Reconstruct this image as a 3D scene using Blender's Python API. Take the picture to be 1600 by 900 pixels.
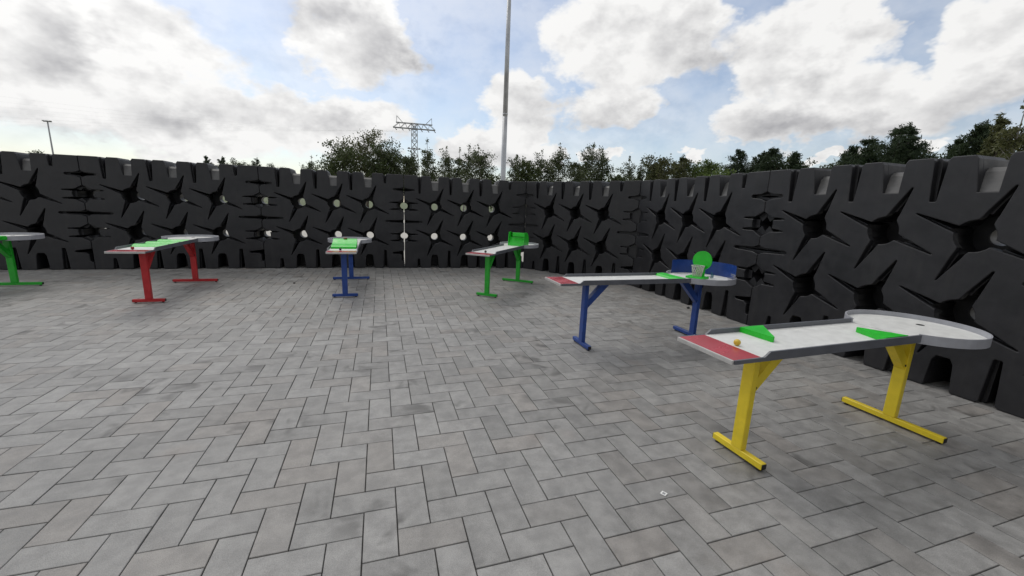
import bpy, math, random
import numpy as np
from mathutils import Matrix, Vector

for o in list(bpy.data.objects):
    bpy.data.objects.remove(o, do_unlink=True)
scene = bpy.context.scene
COL = scene.collection
rad = math.radians

# ------------------------------------------------------------------ camera
CAM_H = 1.5777
cam_data = bpy.data.cameras.new("camera")
cam_data.sensor_width = 36.0
cam_data.sensor_fit = 'HORIZONTAL'
cam_data.lens = 14.334
cam_data.clip_start = 0.05
cam_data.clip_end = 3000.0
cam = bpy.data.objects.new("camera", cam_data)
COL.objects.link(cam)
RIGHT = Vector((0.952096, -0.303218, 0.039639))
UP = Vector((0.022743, 0.199479, 0.979638))
FWD = Vector((0.304951, 0.931808, -0.196819))
cam.matrix_world = Matrix(((RIGHT.x, UP.x, -FWD.x, 0.0), (RIGHT.y, UP.y, -FWD.y, 0.0),
                           (RIGHT.z, UP.z, -FWD.z, CAM_H), (0, 0, 0, 1)))
scene.camera = cam

# ------------------------------------------------------------------ light
SUN_AZ, SUN_EL = rad(-22.0), rad(52.0)     # azimuth measured from +Y towards +X
SUN_DIR = Vector((math.sin(SUN_AZ) * math.cos(SUN_EL), math.cos(SUN_AZ) * math.cos(SUN_EL), math.sin(SUN_EL)))
sun_data = bpy.data.lights.new("sun", 'SUN')
sun_data.energy = 1.0
sun_data.angle = rad(30.0)
sun_data.color = (1.0, 0.965, 0.91)
sun = bpy.data.objects.new("sun", sun_data)
sun.rotation_euler = SUN_DIR.to_track_quat('Z', 'Y').to_euler()
COL.objects.link(sun)

scene.view_settings.view_transform = 'Standard'
scene.view_settings.look = 'None'
scene.view_settings.gamma = 1.0
scene.view_settings.use_curve_mapping = False
scene.view_settings.exposure = 0.0
scene.cycles.use_adaptive_sampling = True
scene.cycles.adaptive_threshold = 0.015
scene.cycles.max_bounces = 4
scene.cycles.diffuse_bounces = 3
scene.cycles.glossy_bounces = 2
scene.cycles.transparent_max_bounces = 8


# ------------------------------------------------------------------ node helper
class NT:
    def __init__(self, tree):
        self.t = tree
        self.n = tree.nodes
        self.l = tree.links

    def node(self, typ, **kw):
        nd = self.n.new(typ)
        for k, v in kw.items():
            setattr(nd, k, v)
        return nd

    def put(self, sock, v):
        if isinstance(v, bpy.types.NodeSocket):
            self.l.new(v, sock)
        else:
            sock.default_value = v

    def m(self, op, a, b=0.0, c=0.0, clamp=False):
        nd = self.node('ShaderNodeMath', operation=op)
        nd.use_clamp = clamp
        self.put(nd.inputs[0], a)
        self.put(nd.inputs[1], b)
        self.put(nd.inputs[2], c)
        return nd.outputs[0]

    def v(self, op, a, b=(0, 0, 0), out=0):
        nd = self.node('ShaderNodeVectorMath', operation=op)
        self.put(nd.inputs[0], a)
        self.put(nd.inputs[1], b)
        return nd.outputs[out]

    def noise(self, vec, scale, detail=4.0, rough=0.5, dist=0.0):
        nd = self.node('ShaderNodeTexNoise')
        if vec is not None:
            self.l.new(vec, nd.inputs['Vector'])
        nd.inputs['Scale'].default_value = scale
        nd.inputs['Detail'].default_value = detail
        nd.inputs['Roughness'].default_value = rough
        nd.inputs['Distortion'].default_value = dist
        return nd

    def ramp(self, fac, lo, hi, a=0.0, b=1.0, smooth=True):
        nd = self.node('ShaderNodeMapRange')
        nd.interpolation_type = 'SMOOTHSTEP' if smooth else 'LINEAR'
        self.put(nd.inputs['Value'], fac)
        nd.inputs['From Min'].default_value = lo
        nd.inputs['From Max'].default_value = hi
        nd.inputs['To Min'].default_value = a
        nd.inputs['To Max'].default_value = b
        return nd.outputs['Result']

    def mix(self, fac, a, b, blend='MIX'):
        nd = self.node('ShaderNodeMix', data_type='RGBA', blend_type=blend)
        self.put(nd.inputs[0], fac)
        for s, v in ((nd.inputs[6], a), (nd.inputs[7], b)):
            if isinstance(v, bpy.types.NodeSocket):
                self.l.new(v, s)
            else:
                s.default_value = (v[0], v[1], v[2], 1.0)
        return nd.outputs[2]


# ------------------------------------------------------------------ world: blue sky with broken cumulus
world = bpy.data.worlds.new("World")
scene.world = world
world.use_nodes = True
W = NT(world.node_tree)
W.n.clear()
world.cycles.sampling_method = 'MANUAL'
world.cycles.sample_map_resolution = 512
out = W.node('ShaderNodeOutputWorld')
sky = W.node('ShaderNodeTexSky', sky_type='NISHITA')
sky.sun_disc = False
sky.sun_elevation = SUN_EL
sky.sun_rotation = SUN_AZ
sky.air_density = 1.0
sky.dust_density = 1.2
sky.ozone_density = 1.5
bg_sky = W.node('ShaderNodeBackground')
bg_sky.inputs['Strength'].default_value = 0.125
W.l.new(sky.outputs[0], bg_sky.inputs['Color'])
tc = W.node('ShaderNodeTexCoord')
D = W.v('NORMALIZE', tc.outputs['Generated'])
sep = W.node('ShaderNodeSeparateXYZ')
W.l.new(D, sep.inputs[0])
az = W.m('MULTIPLY', W.m('ARCTAN2', sep.outputs[0], sep.outputs[1]), 57.29578)
el = W.m('MULTIPLY', W.m('ARCSINE', sep.outputs[2]), 57.29578)
flat = W.v('MULTIPLY', D, (1.0, 1.0, 1.55))
# domain warp gives the curled cauliflower outline
wn1 = W.noise(flat, 5.5, 5.0, 0.6)
warp = W.v('MULTIPLY', W.v('SUBTRACT', wn1.outputs['Color'], (0.5, 0.5, 0.5)), (17.0, 11.0, 0.0))
cmb = W.node('ShaderNodeCombineXYZ')
W.l.new(az, cmb.inputs[0])
W.l.new(el, cmb.inputs[1])
AE = W.v('ADD', cmb.outputs[0], warp)
CLOUDS = [(-26.9, 13.1, 14.2, 6.7), (-17.4, 7.6, 18.9, 4.5), (-1.9, 19.0, 7.9, 5.9), (-5.2, 9.2, 9.3, 4.3),
          (17.6, 12.0, 6.1, 5.7), (14.4, 8.0, 8.1, 3.4), (21.7, 7.4, 5.1, 2.4), (29.7, 20.1, 10.1, 5.5),
          (36.5, 19.8, 7.6, 4.7), (29.6, 13.3, 8.4, 3.8), (49.9, 17.2, 8.2, 6.2), (49.8, 10.4, 7.6, 2.8),
          (57.6, 12.1, 8.4, 4.2), (64.4, 14.7, 4.7, 5.8), (53.8, 19.8, 5.0, 3.2), (30.9, 7.0, 3.3, 1.2),
          (40.6, 6.8, 2.6, 1.1), (62.9, 7.7, 2.3, 1.3), (54.3, 7.0, 3.3, 0.8)]
BASES = [(-6.0, 21.0, 5.5, 3.2, .55), (0.8, 17.0, 5.2, 3.2, .68), (-30.5, 12.7, 2.6, 2.6, .62), (-20.5, 7.0, 4.6, 2.0, .50), (-9.0, 9.4, 7.0, 2.2, .40), (-14.0, 14.5, 5.0, 1.6, .16), (-2.0, 5.6, 8.0, 1.4, .36), (-29.0, 6.5, 3.0, 1.4, .34),
         (28.1, 11.3, 8.9, 2.3, .55), (39.5, 18.0, 5.3, 2.8, .5), (55.6, 9.5, 9.6, 1.7, .75), (63.6, 11.0, 4.9, 2.4, .5),
         (8.9, 6.5, 10.0, 2.0, .5), (-27.9, 4.6, 5.1, 1.0, .4), (47.0, 14.0, 6.0, 2.5, .3)]


def blob(vec, a, e, sa, se):
    d = W.v('MULTIPLY', W.v('SUBTRACT', vec, (a, e, 0.0)), (1.0 / sa, 1.0 / se, 0.0))
    return W.m('SUBTRACT', 1.0, W.v('LENGTH', d, out=1))


field = None
for c in CLOUDS:
    b = blob(AE, *c)
    field = b if field is None else W.m('SMOOTH_MAX', field, b, 0.25)
# the same kind of cloud cover carries on around the rest of the sky
big = W.noise(flat, 2.3, 3.0, 0.55)
gen = W.m('MULTIPLY', W.m('SUBTRACT', big.outputs['Fac'], 0.44), 5.0)
fdot = W.v('DOT_PRODUCT', D, (0.311, 0.9504, 0.0), out=1)
away = W.ramp(fdot, 0.62, 0.35)
hi = W.ramp(el, 25.0, 33.0)
rest = W.m('MAXIMUM', away, hi)
field = W.m('MAXIMUM', field, W.m('ADD', gen, W.m('MULTIPLY', W.m('SUBTRACT', rest, 1.0), 6.0)))
fine = W.noise(flat, 14.0, 4.0, 0.6)
fld = W.m('ADD', field, W.m('MULTIPLY', W.m('SUBTRACT', fine.outputs['Fac'], 0.5), 0.55))
veil = W.ramp(wn1.outputs['Fac'], 0.30, 0.70, 0.16, 0.46)
alpha = W.m('MAXIMUM', W.ramp(fld, -0.06, 0.30), veil)
# light and shade within the cloud: billows lit from the sun side, flat grey bases
off = W.v('ADD', flat, (SUN_DIR.x * 0.022, SUN_DIR.y * 0.022, 0.034))
na = W.noise(flat, 11.0, 4.5, 0.58)
nb = W.noise(off, 11.0, 4.5, 0.58)
relief = W.m('SUBTRACT', na.outputs['Fac'], nb.outputs['Fac'])
grey = None
AE2 = W.v('ADD', cmb.outputs[0], W.v('MULTIPLY', warp, (1.15, 1.05, 0.0)))
for a, e, sa, se, k in BASES:
    b = W.m('MULTIPLY', W.m('MAXIMUM', W.m('MULTIPLY', blob(AE2, a, e, sa * 1.5, se * 1.5), 1.25), 0.0), k)
    b = W.m('MINIMUM', b, k)
    grey = b if grey is None else W.m('MAXIMUM', grey, b)
grey_rest = W.m('MULTIPLY', W.m('MULTIPLY', W.ramp(W.noise(flat, 4.0, 2.0, 0.5).outputs['Fac'], 0.45, 0.68), 0.5), rest)
grey = W.m('MAXIMUM', grey, grey_rest)
edge = W.ramp(fld, 0.1, 0.85, 0.10, -0.06)
tone = W.m('ADD', W.m('SUBTRACT', 0.95, W.m('MULTIPLY', grey, 0.88)), W.m('ADD', W.m('MULTIPLY', relief, 1.4), edge), clamp=True)
cloud_col = W.mix(tone, (0.36, 0.36, 0.38), (0.915, 0.91, 0.90))
sdot = W.m('MAXIMUM', W.v('DOT_PRODUCT', D, tuple(SUN_DIR), out=1), 0.0)
glow = W.m('ADD', 1.0, W.m('MULTIPLY', W.m('POWER', sdot, 7.0), 0.48))
bg_cloud = W.node('ShaderNodeBackground')
W.l.new(cloud_col, bg_cloud.inputs['Color'])
W.l.new(glow, bg_cloud.inputs['Strength'])
msh = W.node('ShaderNodeMixShader')
W.l.new(alpha, msh.inputs[0])
W.l.new(bg_sky.outputs[0], msh.inputs[1])
W.l.new(bg_cloud.outputs[0], msh.inputs[2])
W.l.new(msh.outputs[0], out.inputs['Surface'])


# ------------------------------------------------------------------ materials
def new_mat(name):
    m = bpy.data.materials.new(name)
    m.use_nodes = True
    t = NT(m.node_tree)
    return m, t, t.n['Principled BSDF']


def plain(name, col, rough=0.5, var=0.12, scale=9.0, metallic=0.0, spec=0.5, bump=0.0, bscale=120.0, coat=0.0, dirt=0.0):
    m, t, b = new_mat(name)
    tcn = t.node('ShaderNodeTexCoord')
    n = t.noise(tcn.outputs['Object'], scale, 6.0, 0.6)
    f = t.ramp(n.outputs['Fac'], 0.3, 0.7, 1.0 - var, 1.0 + var)
    c = t.mix(1.0, col, (1, 1, 1), 'MULTIPLY')
    vm = t.node('ShaderNodeVectorMath', operation='SCALE')
    t.l.new(c, vm.inputs[0])
    t.l.new(f, vm.inputs['Scale'])
    res = vm.outputs[0]
    if dirt > 0:
        n2 = t.noise(tcn.outputs['Object'], scale * 2.6, 8.0, 0.7)
        res = t.mix(t.ramp(n2.outputs['Fac'], 0.55, 0.75, 0.0, dirt), res, (0.10, 0.095, 0.085))
    t.l.new(res, b.inputs['Base Color'])
    t.l.new(t.ramp(n.outputs['Fac'], 0.3, 0.7, rough - 0.07, rough + 0.07), b.inputs['Roughness'])
    b.inputs['Metallic'].default_value = metallic
    b.inputs['Specular IOR Level'].default_value = spec
    b.inputs['Coat Weight'].default_value = coat
    if bump > 0:
        nb_ = t.noise(tcn.outputs['Object'], bscale, 4.0, 0.6)
        bp = t.node('ShaderNodeBump')
        bp.inputs['Strength'].default_value = bump
        bp.inputs['Distance'].default_value = 0.01
        t.l.new(nb_.outputs['Fac'], bp.inputs['Height'])
        t.l.new(bp.outputs[0], b.inputs['Normal'])
    return m


MAT = {}
MAT['plate'] = plain('white_laminate', (0.66, 0.66, 0.63), 0.45, 0.06, 14, dirt=0.14)
MAT['rail'] = plain('grey_rail', (0.105, 0.11, 0.125), 0.42, 0.10, 10, dirt=0.15)
MAT['rim'] = plain('aluminium_rim', (0.33, 0.335, 0.36), 0.38, 0.08, 8, dirt=0.12)
MAT['trim'] = plain('pale_edge_trim', (0.45, 0.44, 0.42), 0.45, 0.1, 20)
MAT['red_zone'] = plain('red_laminate', (0.40, 0.035, 0.05), 0.25, 0.08, 6)
MAT['yellow'] = plain('yellow_enamel', (0.80, 0.61, 0.028), 0.36, 0.07, 9, dirt=0.16)
MAT['blue'] = plain('blue_enamel', (0.018, 0.060, 0.26), 0.36, 0.12, 9, dirt=0.2)
MAT['red'] = plain('red_enamel', (0.44, 0.018, 0.022), 0.36, 0.12, 9, dirt=0.15)
MAT['green'] = plain('green_enamel', (0.014, 0.38, 0.022), 0.36, 0.12, 9, dirt=0.15)
MAT['obstacle'] = plain('bright_green_board', (0.012, 0.48, 0.018), 0.4, 0.10, 14, dirt=0.10)
MAT['black'] = plain('black_rubber', (0.012, 0.012, 0.013), 0.55, 0.2, 30)
MAT['net'] = plain('pale_net_cord', (0.52, 0.50, 0.45), 0.7, 0.1, 30)
MAT['teal'] = plain('teal_net_cord', (0.02, 0.13, 0.17), 0.6, 0.1, 30)
MAT['fence'] = plain('blue_sheet', (0.010, 0.042, 0.20), 0.35, 0.12, 16)
MAT['galv'] = plain('galvanised_steel', (0.38, 0.39, 0.40), 0.42, 0.16, 3.0, metallic=0.55)
MAT['steel'] = plain('weathered_steel', (0.27, 0.275, 0.28), 0.55, 0.15, 1.0)
MAT['wire'] = plain('wire_grey', (0.55, 0.55, 0.56), 0.6, 0.1, 1.0)
MAT['ball_y'] = plain('yellow_ball', (0.62, 0.44, 0.04), 0.4, 0.05, 60)
MAT['ball_r'] = plain('red_ball', (0.25, 0.012, 0.018), 0.4, 0.05, 60)
MAT['ball_k'] = plain('dark_ball', (0.015, 0.02, 0.018), 0.4, 0.05, 60)
MAT['brown'] = plain('brown_cup', (0.20, 0.10, 0.05), 0.6, 0.2, 60)
MAT['paper'] = plain('white_tag', (0.72, 0.72, 0.70), 0.6, 0.06, 90)
MAT['bark'] = plain('bark', (0.09, 0.075, 0.06), 0.85, 0.3, 4.0)
MAT['birch_bark'] = plain('birch_bark', (0.24, 0.23, 0.21), 0.8, 0.4, 6.0)


def block_material():
    m, t, b = new_mat('black_moulded_plastic')
    tco = t.node('ShaderNodeTexCoord')
    oi = t.node('ShaderNodeObjectInfo')
    cv = t.node('ShaderNodeCombineXYZ')
    for k_, q_ in ((0, 37.0), (1, 91.0), (2, 53.0)):
        t.l.new(t.m('MULTIPLY', oi.outputs['Random'], q_), cv.inputs[k_])

    class tcn:
        outputs = {'Object': t.v('ADD', tco.outputs['Object'], cv.outputs[0])}
    n = t.noise(tcn.outputs['Object'], 2.4, 3.0, 0.6)
    n2 = t.noise(tcn.outputs['Object'], 11.0, 4.0, 0.65)
    streak = t.node('ShaderNodeMapping')
    t.l.new(tcn.outputs['Object'], streak.inputs[0])
    streak.inputs['Scale'].default_value = (14.0, 14.0, 1.1)
    n3 = t.noise(streak.outputs[0], 1.0, 3.0, 0.6)
    f = t.m('ADD', t.m('MULTIPLY', n.outputs['Fac'], 0.5), t.m('MULTIPLY', n2.outputs['Fac'], 0.5))
    dust = t.m('MULTIPLY', t.ramp(n3.outputs['Fac'], 0.45, 0.75), t.ramp(n.outputs['Fac'], 0.35, 0.65))
    c = t.mix(t.ramp(f, 0.35, 0.65), (0.0135, 0.0135, 0.0155), (0.0235, 0.0232, 0.0255))
    c = t.mix(t.m('MULTIPLY', dust, 0.30), c, (0.045, 0.043, 0.040))
    t.l.new(c, b.inputs['Base Color'])
    t.l.new(t.ramp(f, 0.35, 0.65, 0.42, 0.58), b.inputs['Roughness'])
    b.inputs['Specular IOR Level'].default_value = 0.42
    bp = t.node('ShaderNodeBump')
    bp.inputs['Strength'].default_value = 0.35
    bp.inputs['Distance'].default_value = 0.02
    lf = t.noise(tcn.outputs['Object'], 3.2, 1.0, 0.5)
    hf = t.noise(tcn.outputs['Object'], 160.0, 1.0, 0.6)
    t.l.new(t.m('ADD', t.m('MULTIPLY', lf.outputs['Fac'], 1.6), t.m('MULTIPLY', hf.outputs['Fac'], 0.05)), bp.inputs['Height'])
    t.l.new(bp.outputs[0], b.inputs['Normal'])
    return m


def paver_material():
    m, t, b = new_mat('concrete_paver')
    geo = t.node('ShaderNodeNewGeometry')
    oi = t.node('ShaderNodeObjectInfo')
    at = t.node('ShaderNodeAttribute', attribute_name='tone')
    pos = geo.outputs['Position']
    wv = t.node('ShaderNodeCombineXYZ')
    t.l.new(t.m('MULTIPLY', oi.outputs['Random'], 91.7), wv.inputs[0])
    t.l.new(t.m('MULTIPLY', at.outputs['Fac'], 77.3), wv.inputs[1])
    wn = t.node('ShaderNodeTexWhiteNoise', noise_dimensions='3D')
    t.l.new(wv.outputs[0], wn.inputs['Vector'])
    sp = t.node('ShaderNodeSeparateColor')
    t.l.new(wn.outputs['Color'], sp.inputs[0])
    base = t.mix(sp.outputs[0], (0.232, 0.227, 0.217), (0.288, 0.282, 0.270))
    base = t.mix(t.ramp(sp.outputs[1], 0.66, 1.0, 0.0, 0.6), base, (0.262, 0.240, 0.218))
    base = t.mix(t.ramp(sp.outputs[2], 0.80, 1.0, 0.0, 0.55), base, (0.190, 0.186, 0.177))
    # cloudy tone inside each stone, fine aggregate speckle
    inner = t.noise(pos, 9.0, 4.0, 0.62)
    big_ = t.noise(pos, 0.55, 2.0, 0.55)
    spk = t.noise(pos, 260.0, 1.0, 0.7)
    k = t.m('MULTIPLY', t.ramp(inner.outputs['Fac'], 0.28, 0.72, 0.80, 1.17), t.ramp(spk.outputs['Fac'], 0.25, 0.75, 0.84, 1.16))
    k = t.m('MULTIPLY', k, t.ramp(big_.outputs['Fac'], 0.3, 0.7, 0.92, 1.08))
    sc = t.node('ShaderNodeVectorMath', operation='SCALE')
    t.l.new(base, sc.inputs[0])
    t.l.new(k, sc.inputs['Scale'])
    # scuffs and damp smudges left on some stones
    off_ = t.v('ADD', pos, wn.outputs['Color'])
    sm = t.noise(off_, 3.1, 3.0, 0.6, 0.5)
    sm2 = t.noise(pos, 0.9, 1.0, 0.5)
    smk = t.m('MULTIPLY', t.ramp(sm.outputs['Fac'], 0.54, 0.72), t.ramp(sm2.outputs['Fac'], 0.44, 0.58))
    col = t.mix(t.m('MULTIPLY', smk, 0.72), sc.outputs[0], (0.062, 0.060, 0.056))
    # pale lime specks and a few rust tints
    lime = t.noise(pos, 38.0, 3.0, 0.75)
    col = t.mix(t.ramp(lime.outputs['Fac'], 0.73, 0.80, 0.0, 0.6), col, (0.42, 0.41, 0.39))
    rust = t.noise(pos, 1.3, 2.0, 0.6)
    col = t.mix(t.ramp(rust.outputs['Fac'], 0.62, 0.76, 0.0, 0.35), col, (0.24, 0.185, 0.15))
    t.l.new(col, b.inputs['Base Color'])
    t.l.new(t.ramp(inner.outputs['Fac'], 0.3, 0.7, 0.50, 0.66), b.inputs['Roughness'])
    b.inputs['Specular IOR Level'].default_value = 0.5
    bp = t.node('ShaderNodeBump')
    bp.inputs['Strength'].default_value = 0.45
    bp.inputs['Distance'].default_value = 0.004
    t.l.new(spk.outputs['Fac'], bp.inputs['Height'])
    t.l.new(bp.outputs[0], b.inputs['Normal'])
    return m


def leaf_material(name, ca, cb):
    m, t, b = new_mat(name)
    geo = t.node('ShaderNodeNewGeometry')
    oi = t.node('ShaderNodeObjectInfo')
    n = t.noise(geo.outputs['Position'], 0.8, 3.0, 0.5)
    f = t.m('ADD', t.m('MULTIPLY', geo.outputs['Random Per Island'], 0.55),
            t.m('ADD', t.m('MULTIPLY', n.outputs['Fac'], 0.35), t.m('MULTIPLY', oi.outputs['Random'], 0.25)), clamp=True)
    t.l.new(t.mix(f, ca, cb), b.inputs['Base Color'])
    b.inputs['Roughness'].default_value = 0.6
    b.inputs['Specular IOR Level'].default_value = 0.25
    tr = t.node('ShaderNodeBsdfTranslucent')
    t.l.new(t.mix(f, (ca[0] * 1.2, ca[1] * 1.3, ca[2]), (cb[0] * 1.2, cb[1] * 1.3, cb[2])), tr.inputs['Color'])
    ms = t.node('ShaderNodeMixShader')
    ms.inputs[0].default_value = 0.22
    t.l.new(b.outputs[0], ms.inputs[1])
    t.l.new(tr.outputs[0], ms.inputs[2])
    t.l.new(ms.outputs[0], t.n['Material Output'].inputs['Surface'])
    return m


MAT['block'] = block_material()
MAT['pocket'] = plain('sky_lit_moulded_plastic', (0.105, 0.103, 0.100), 0.5, 0.25, 7.0, spec=0.45)  # paler than the block: sky light on the recess floors put into the colour
MAT['paver'] = paver_material()
MAT['joint'] = plain('joint_sand', (0.035, 0.033, 0.030), 0.95, 0.3, 20.0)
MAT['leaf_d'] = leaf_material('broad_leaf', (0.024, 0.040, 0.014), (0.068, 0.085, 0.030))
MAT['leaf_b'] = leaf_material('birch_leaf', (0.030, 0.046, 0.020), (0.085, 0.100, 0.045))
MAT['leaf_p'] = leaf_material('pine_needle', (0.016, 0.032, 0.016), (0.044, 0.062, 0.028))
MAT['leaf_o'] = leaf_material('olive_leaf', (0.040, 0.048, 0.018), (0.105, 0.108, 0.045))
MAT['leaf_l'] = leaf_material('light_leaf', (0.050, 0.080, 0.020), (0.110, 0.150, 0.040))


def ground_material():
    m, t, b = new_mat('pale_sand_ground')
    geo = t.node('ShaderNodeNewGeometry')
    n = t.noise(geo.outputs['Position'], 0.12, 6.0, 0.6)
    n2 = t.noise(geo.outputs['Position'], 6.0, 6.0, 0.65)
    dist = t.v('LENGTH', geo.outputs['Position'], out=1)
    sand = t.mix(n2.outputs['Fac'], (0.36, 0.34, 0.30), (0.50, 0.48, 0.43))
    grass = t.mix(n2.outputs['Fac'], (0.06, 0.08, 0.03), (0.11, 0.13, 0.05))
    far = t.ramp(dist, 70.0, 90.0)
    col = t.mix(t.m('MAXIMUM', far, t.ramp(n.outputs['Fac'], 0.66, 0.72)), sand, grass)
    t.l.new(col, b.inputs['Base Color'])
    b.inputs['Roughness'].default_value = 0.9
    return m


MAT['ground'] = ground_material()


# ------------------------------------------------------------------ mesh helpers
class MB:
    """collects faces, then becomes ONE mesh object"""

    def __init__(self):
        self.v = []
        self.f = []

    def add(self, verts, faces):
        b = len(self.v)
        self.v += [tuple(p) for p in verts]
        self.f += [tuple(i + b for i in f) for f in faces]
        return self

    def box(self, x0, x1, y0, y1, z0, z1, ch=0.0):
        if ch <= 0:
            v = [(x, y, z) for x in (x0, x1) for y in (y0, y1) for z in (z0, z1)]
            return self.add(v, [(0, 1, 3, 2), (4, 6, 7, 5), (0, 4, 5, 1), (2, 3, 7, 6), (0, 2, 6, 4), (1, 5, 7, 3)])
        c = ch
        v = []
        for sx in (0, 1):
            for sy in (0, 1):
                for sz in (0, 1):
                    X, Y, Z = (x0, x1)[sx], (y0, y1)[sy], (z0, z1)[sz]
                    dx, dy, dz = (c, -c)[sx], (c, -c)[sy], (c, -c)[sz]
                    v += [(X, Y + dy, Z + dz), (X + dx, Y, Z + dz), (X + dx, Y + dy, Z)]
        idx = lambda a, b_, c_, k: (a * 4 + b_ * 2 + c_) * 3 + k
        f = []
        for s in (0, 1):
            f.append([idx(s, 0, 0, 0), idx(s, 1, 0, 0), idx(s, 1, 1, 0), idx(s, 0, 1, 0)][::(-1 if s == 0 else 1)])
            f.append([idx(0, s, 0, 1), idx(1, s, 0, 1), idx(1, s, 1, 1), idx(0, s, 1, 1)][::(1 if s == 0 else -1)])
            f.append([idx(0, 0, s, 2), idx(1, 0, s, 2), idx(1, 1, s, 2), idx(0, 1, s, 2)][::(-1 if s == 0 else 1)])
        for a in (0, 1):
            for b_ in (0, 1):
                f.append([idx(a, b_, 0, 0), idx(a, b_, 1, 0), idx(a, b_, 1, 1), idx(a, b_, 0, 1)])
                f.append([idx(a, 0, b_, 0), idx(a, 1, b_, 0), idx(a, 1, b_, 2), idx(a, 0, b_, 2)])
                f.append([idx(0, a, b_, 1), idx(1, a, b_, 1), idx(1, a, b_, 2), idx(0, a, b_, 2)])
                for c_ in (0, 1):
                    f.append([idx(a, b_, c_, 0), idx(a, b_, c_, 1), idx(a, b_, c_, 2)])
        return self.add(v, f)

    def prism(self, poly, z0, z1):
        """plan polygon (x, y) raised from z0 to z1"""
        n = len(poly)
        v = [(x, y, z0) for x, y in poly] + [(x, y, z1) for x, y in poly]
        f = [tuple(range(n))[::-1], tuple(range(n, 2 * n))]
        f += [(i, (i + 1) % n, n + (i + 1) % n, n + i) for i in range(n)]
        return self.add(v, f)

    def side_prism(self, poly, y0, y1):
        """side profile (x, z) carried across from y0 to y1"""
        n = len(poly)
        v = [(x, y0, z) for x, z in poly] + [(x, y1, z) for x, z in poly]
        f = [tuple(range(n)), tuple(range(n, 2 * n))[::-1]]
        f += [(i, n + i, n + (i + 1) % n, (i + 1) % n) for i in range(n)]
        return self.add(v, f)

    def tube(self, pts, radii, n=6, cap=True):
        pts = [Vector(p) for p in pts]
        if not hasattr(radii, '__len__'):
            radii = [radii] * len(pts)
        v, f = [], []
        for i, p in enumerate(pts):
            d = (pts[min(i + 1, len(pts) - 1)] - pts[max(i - 1, 0)]).normalized()
            a = d.cross(Vector((0, 0, 1)) if abs(d.z) < 0.9 else Vector((1, 0, 0))).normalized()
            b_ = d.cross(a)
            for k in range(n):
                w = 2 * math.pi * k / n
                v.append(p + (a * math.cos(w) + b_ * math.sin(w)) * radii[i])
        for i in range(len(pts) - 1):
            for k in range(n):
                f.append((i * n + k, i * n + (k + 1) % n, (i + 1) * n + (k + 1) % n, (i + 1) * n + k))
        if cap:
            f.append(tuple(range(n))[::-1])
            f.append(tuple(range((len(pts) - 1) * n, len(pts) * n)))
        return self.add(v, f)

    def bar(self, p, q, w, h=None):
        """rectangular bar between two points"""
        p, q = Vector(p), Vector(q)
        h = h or w
        d = (q - p).normalized()
        a = d.cross(Vector((0, 1, 0)) if abs(d.y) < 0.9 else Vector((1, 0, 0))).normalized()
        b_ = d.cross(a)
        v = []
        for e in (p, q):
            for sa, sb in ((-1, -1), (1, -1), (1, 1), (-1, 1)):
                v.append(e + a * (sa * w / 2) + b_ * (sb * h / 2))
        return self.add(v, [(0, 1, 2, 3), (7, 6, 5, 4), (0, 4, 5, 1), (1, 5, 6, 2), (2, 6, 7, 3), (3, 7, 4, 0)])

    def sphere(self, c, r, nu=20, nv=12):
        v, f = [], []
        for j in range(nv + 1):
            th = math.pi * j / nv
            for i in range(nu):
                ph = 2 * math.pi * i / nu
                v.append((c[0] + r * math.sin(th) * math.cos(ph), c[1] + r * math.sin(th) * math.sin(ph), c[2] + r * math.cos(th)))
        for j in range(nv):
            for i in range(nu):
                f.append((j * nu + i, (j + 1) * nu + i, (j + 1) * nu + (i + 1) % nu, j * nu + (i + 1) % nu))
        return self.add(v, f)

    def mesh(self, name, mat, smooth=False):
        me = bpy.data.meshes.new(name)
        me.from_pydata([tuple(p) for p in self.v], [], [tuple(x) for x in self.f])
        me.validate()
        if mat:
            me.materials.append(MAT[mat])
        if smooth:
            me.polygons.foreach_set('use_smooth', [True] * len(me.polygons))
        me.update()
        return me

    def build(self, name, mat, parent=None, smooth=False):
        return link(name, self.mesh(name, mat, smooth), parent)


def link(name, data, parent=None):
    o = bpy.data.objects.new(name, data)
    COL.objects.link(o)
    if parent is not None:
        o.parent = parent
    return o


def tag(o, label, cat, group=None):
    o['label'] = label
    o['category'] = cat
    if group:
        o['group'] = group
    return o


def empty(name, loc, rz=0.0):
    o = link(name, None)
    o.empty_display_size = 0.2
    o.location = loc
    o.rotation_euler = (0, 0, rz)
    return o


# ------------------------------------------------------------------ ground and pavement
g = MB()
R0 = 1500.0
N = 48
gv = [(0, 0, -0.05)]
gf = []
rings = [6, 14, 30, 60, 120, 300, 700, R0]
for r in rings:
    gv += [(r * math.cos(2 * math.pi * k / N), r * math.sin(2 * math.pi * k / N), -0.05) for k in range(N)]
gf += [(0, 1 + k, 1 + (k + 1) % N) for k in range(N)]
for i in range(len(rings) - 1):
    a, b = 1 + i * N, 1 + (i + 1) * N
    gf += [(a + k, b + k, b + (k + 1) % N, a + (k + 1) % N) for k in range(N)]
g.add(gv, gf)
ground = g.build('ground', 'ground')
ground['kind'] = 'structure'

U = 0.16                      # short side of a paving stone
PX, PY = -0.4312, 1.7999      # where the herringbone grid sits
X0, X1, Y0, Y1 = -9.0, 5.75, -0.6, 10.9
pav = MB()
pav.add([(X0, Y0, -0.011), (X1, Y0, -0.011), (X1, Y1, -0.011), (X0, Y1, -0.011)], [(0, 1, 2, 3)])
pavement = pav.build('pavement', 'joint')
pavement['kind'] = 'structure'


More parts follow.
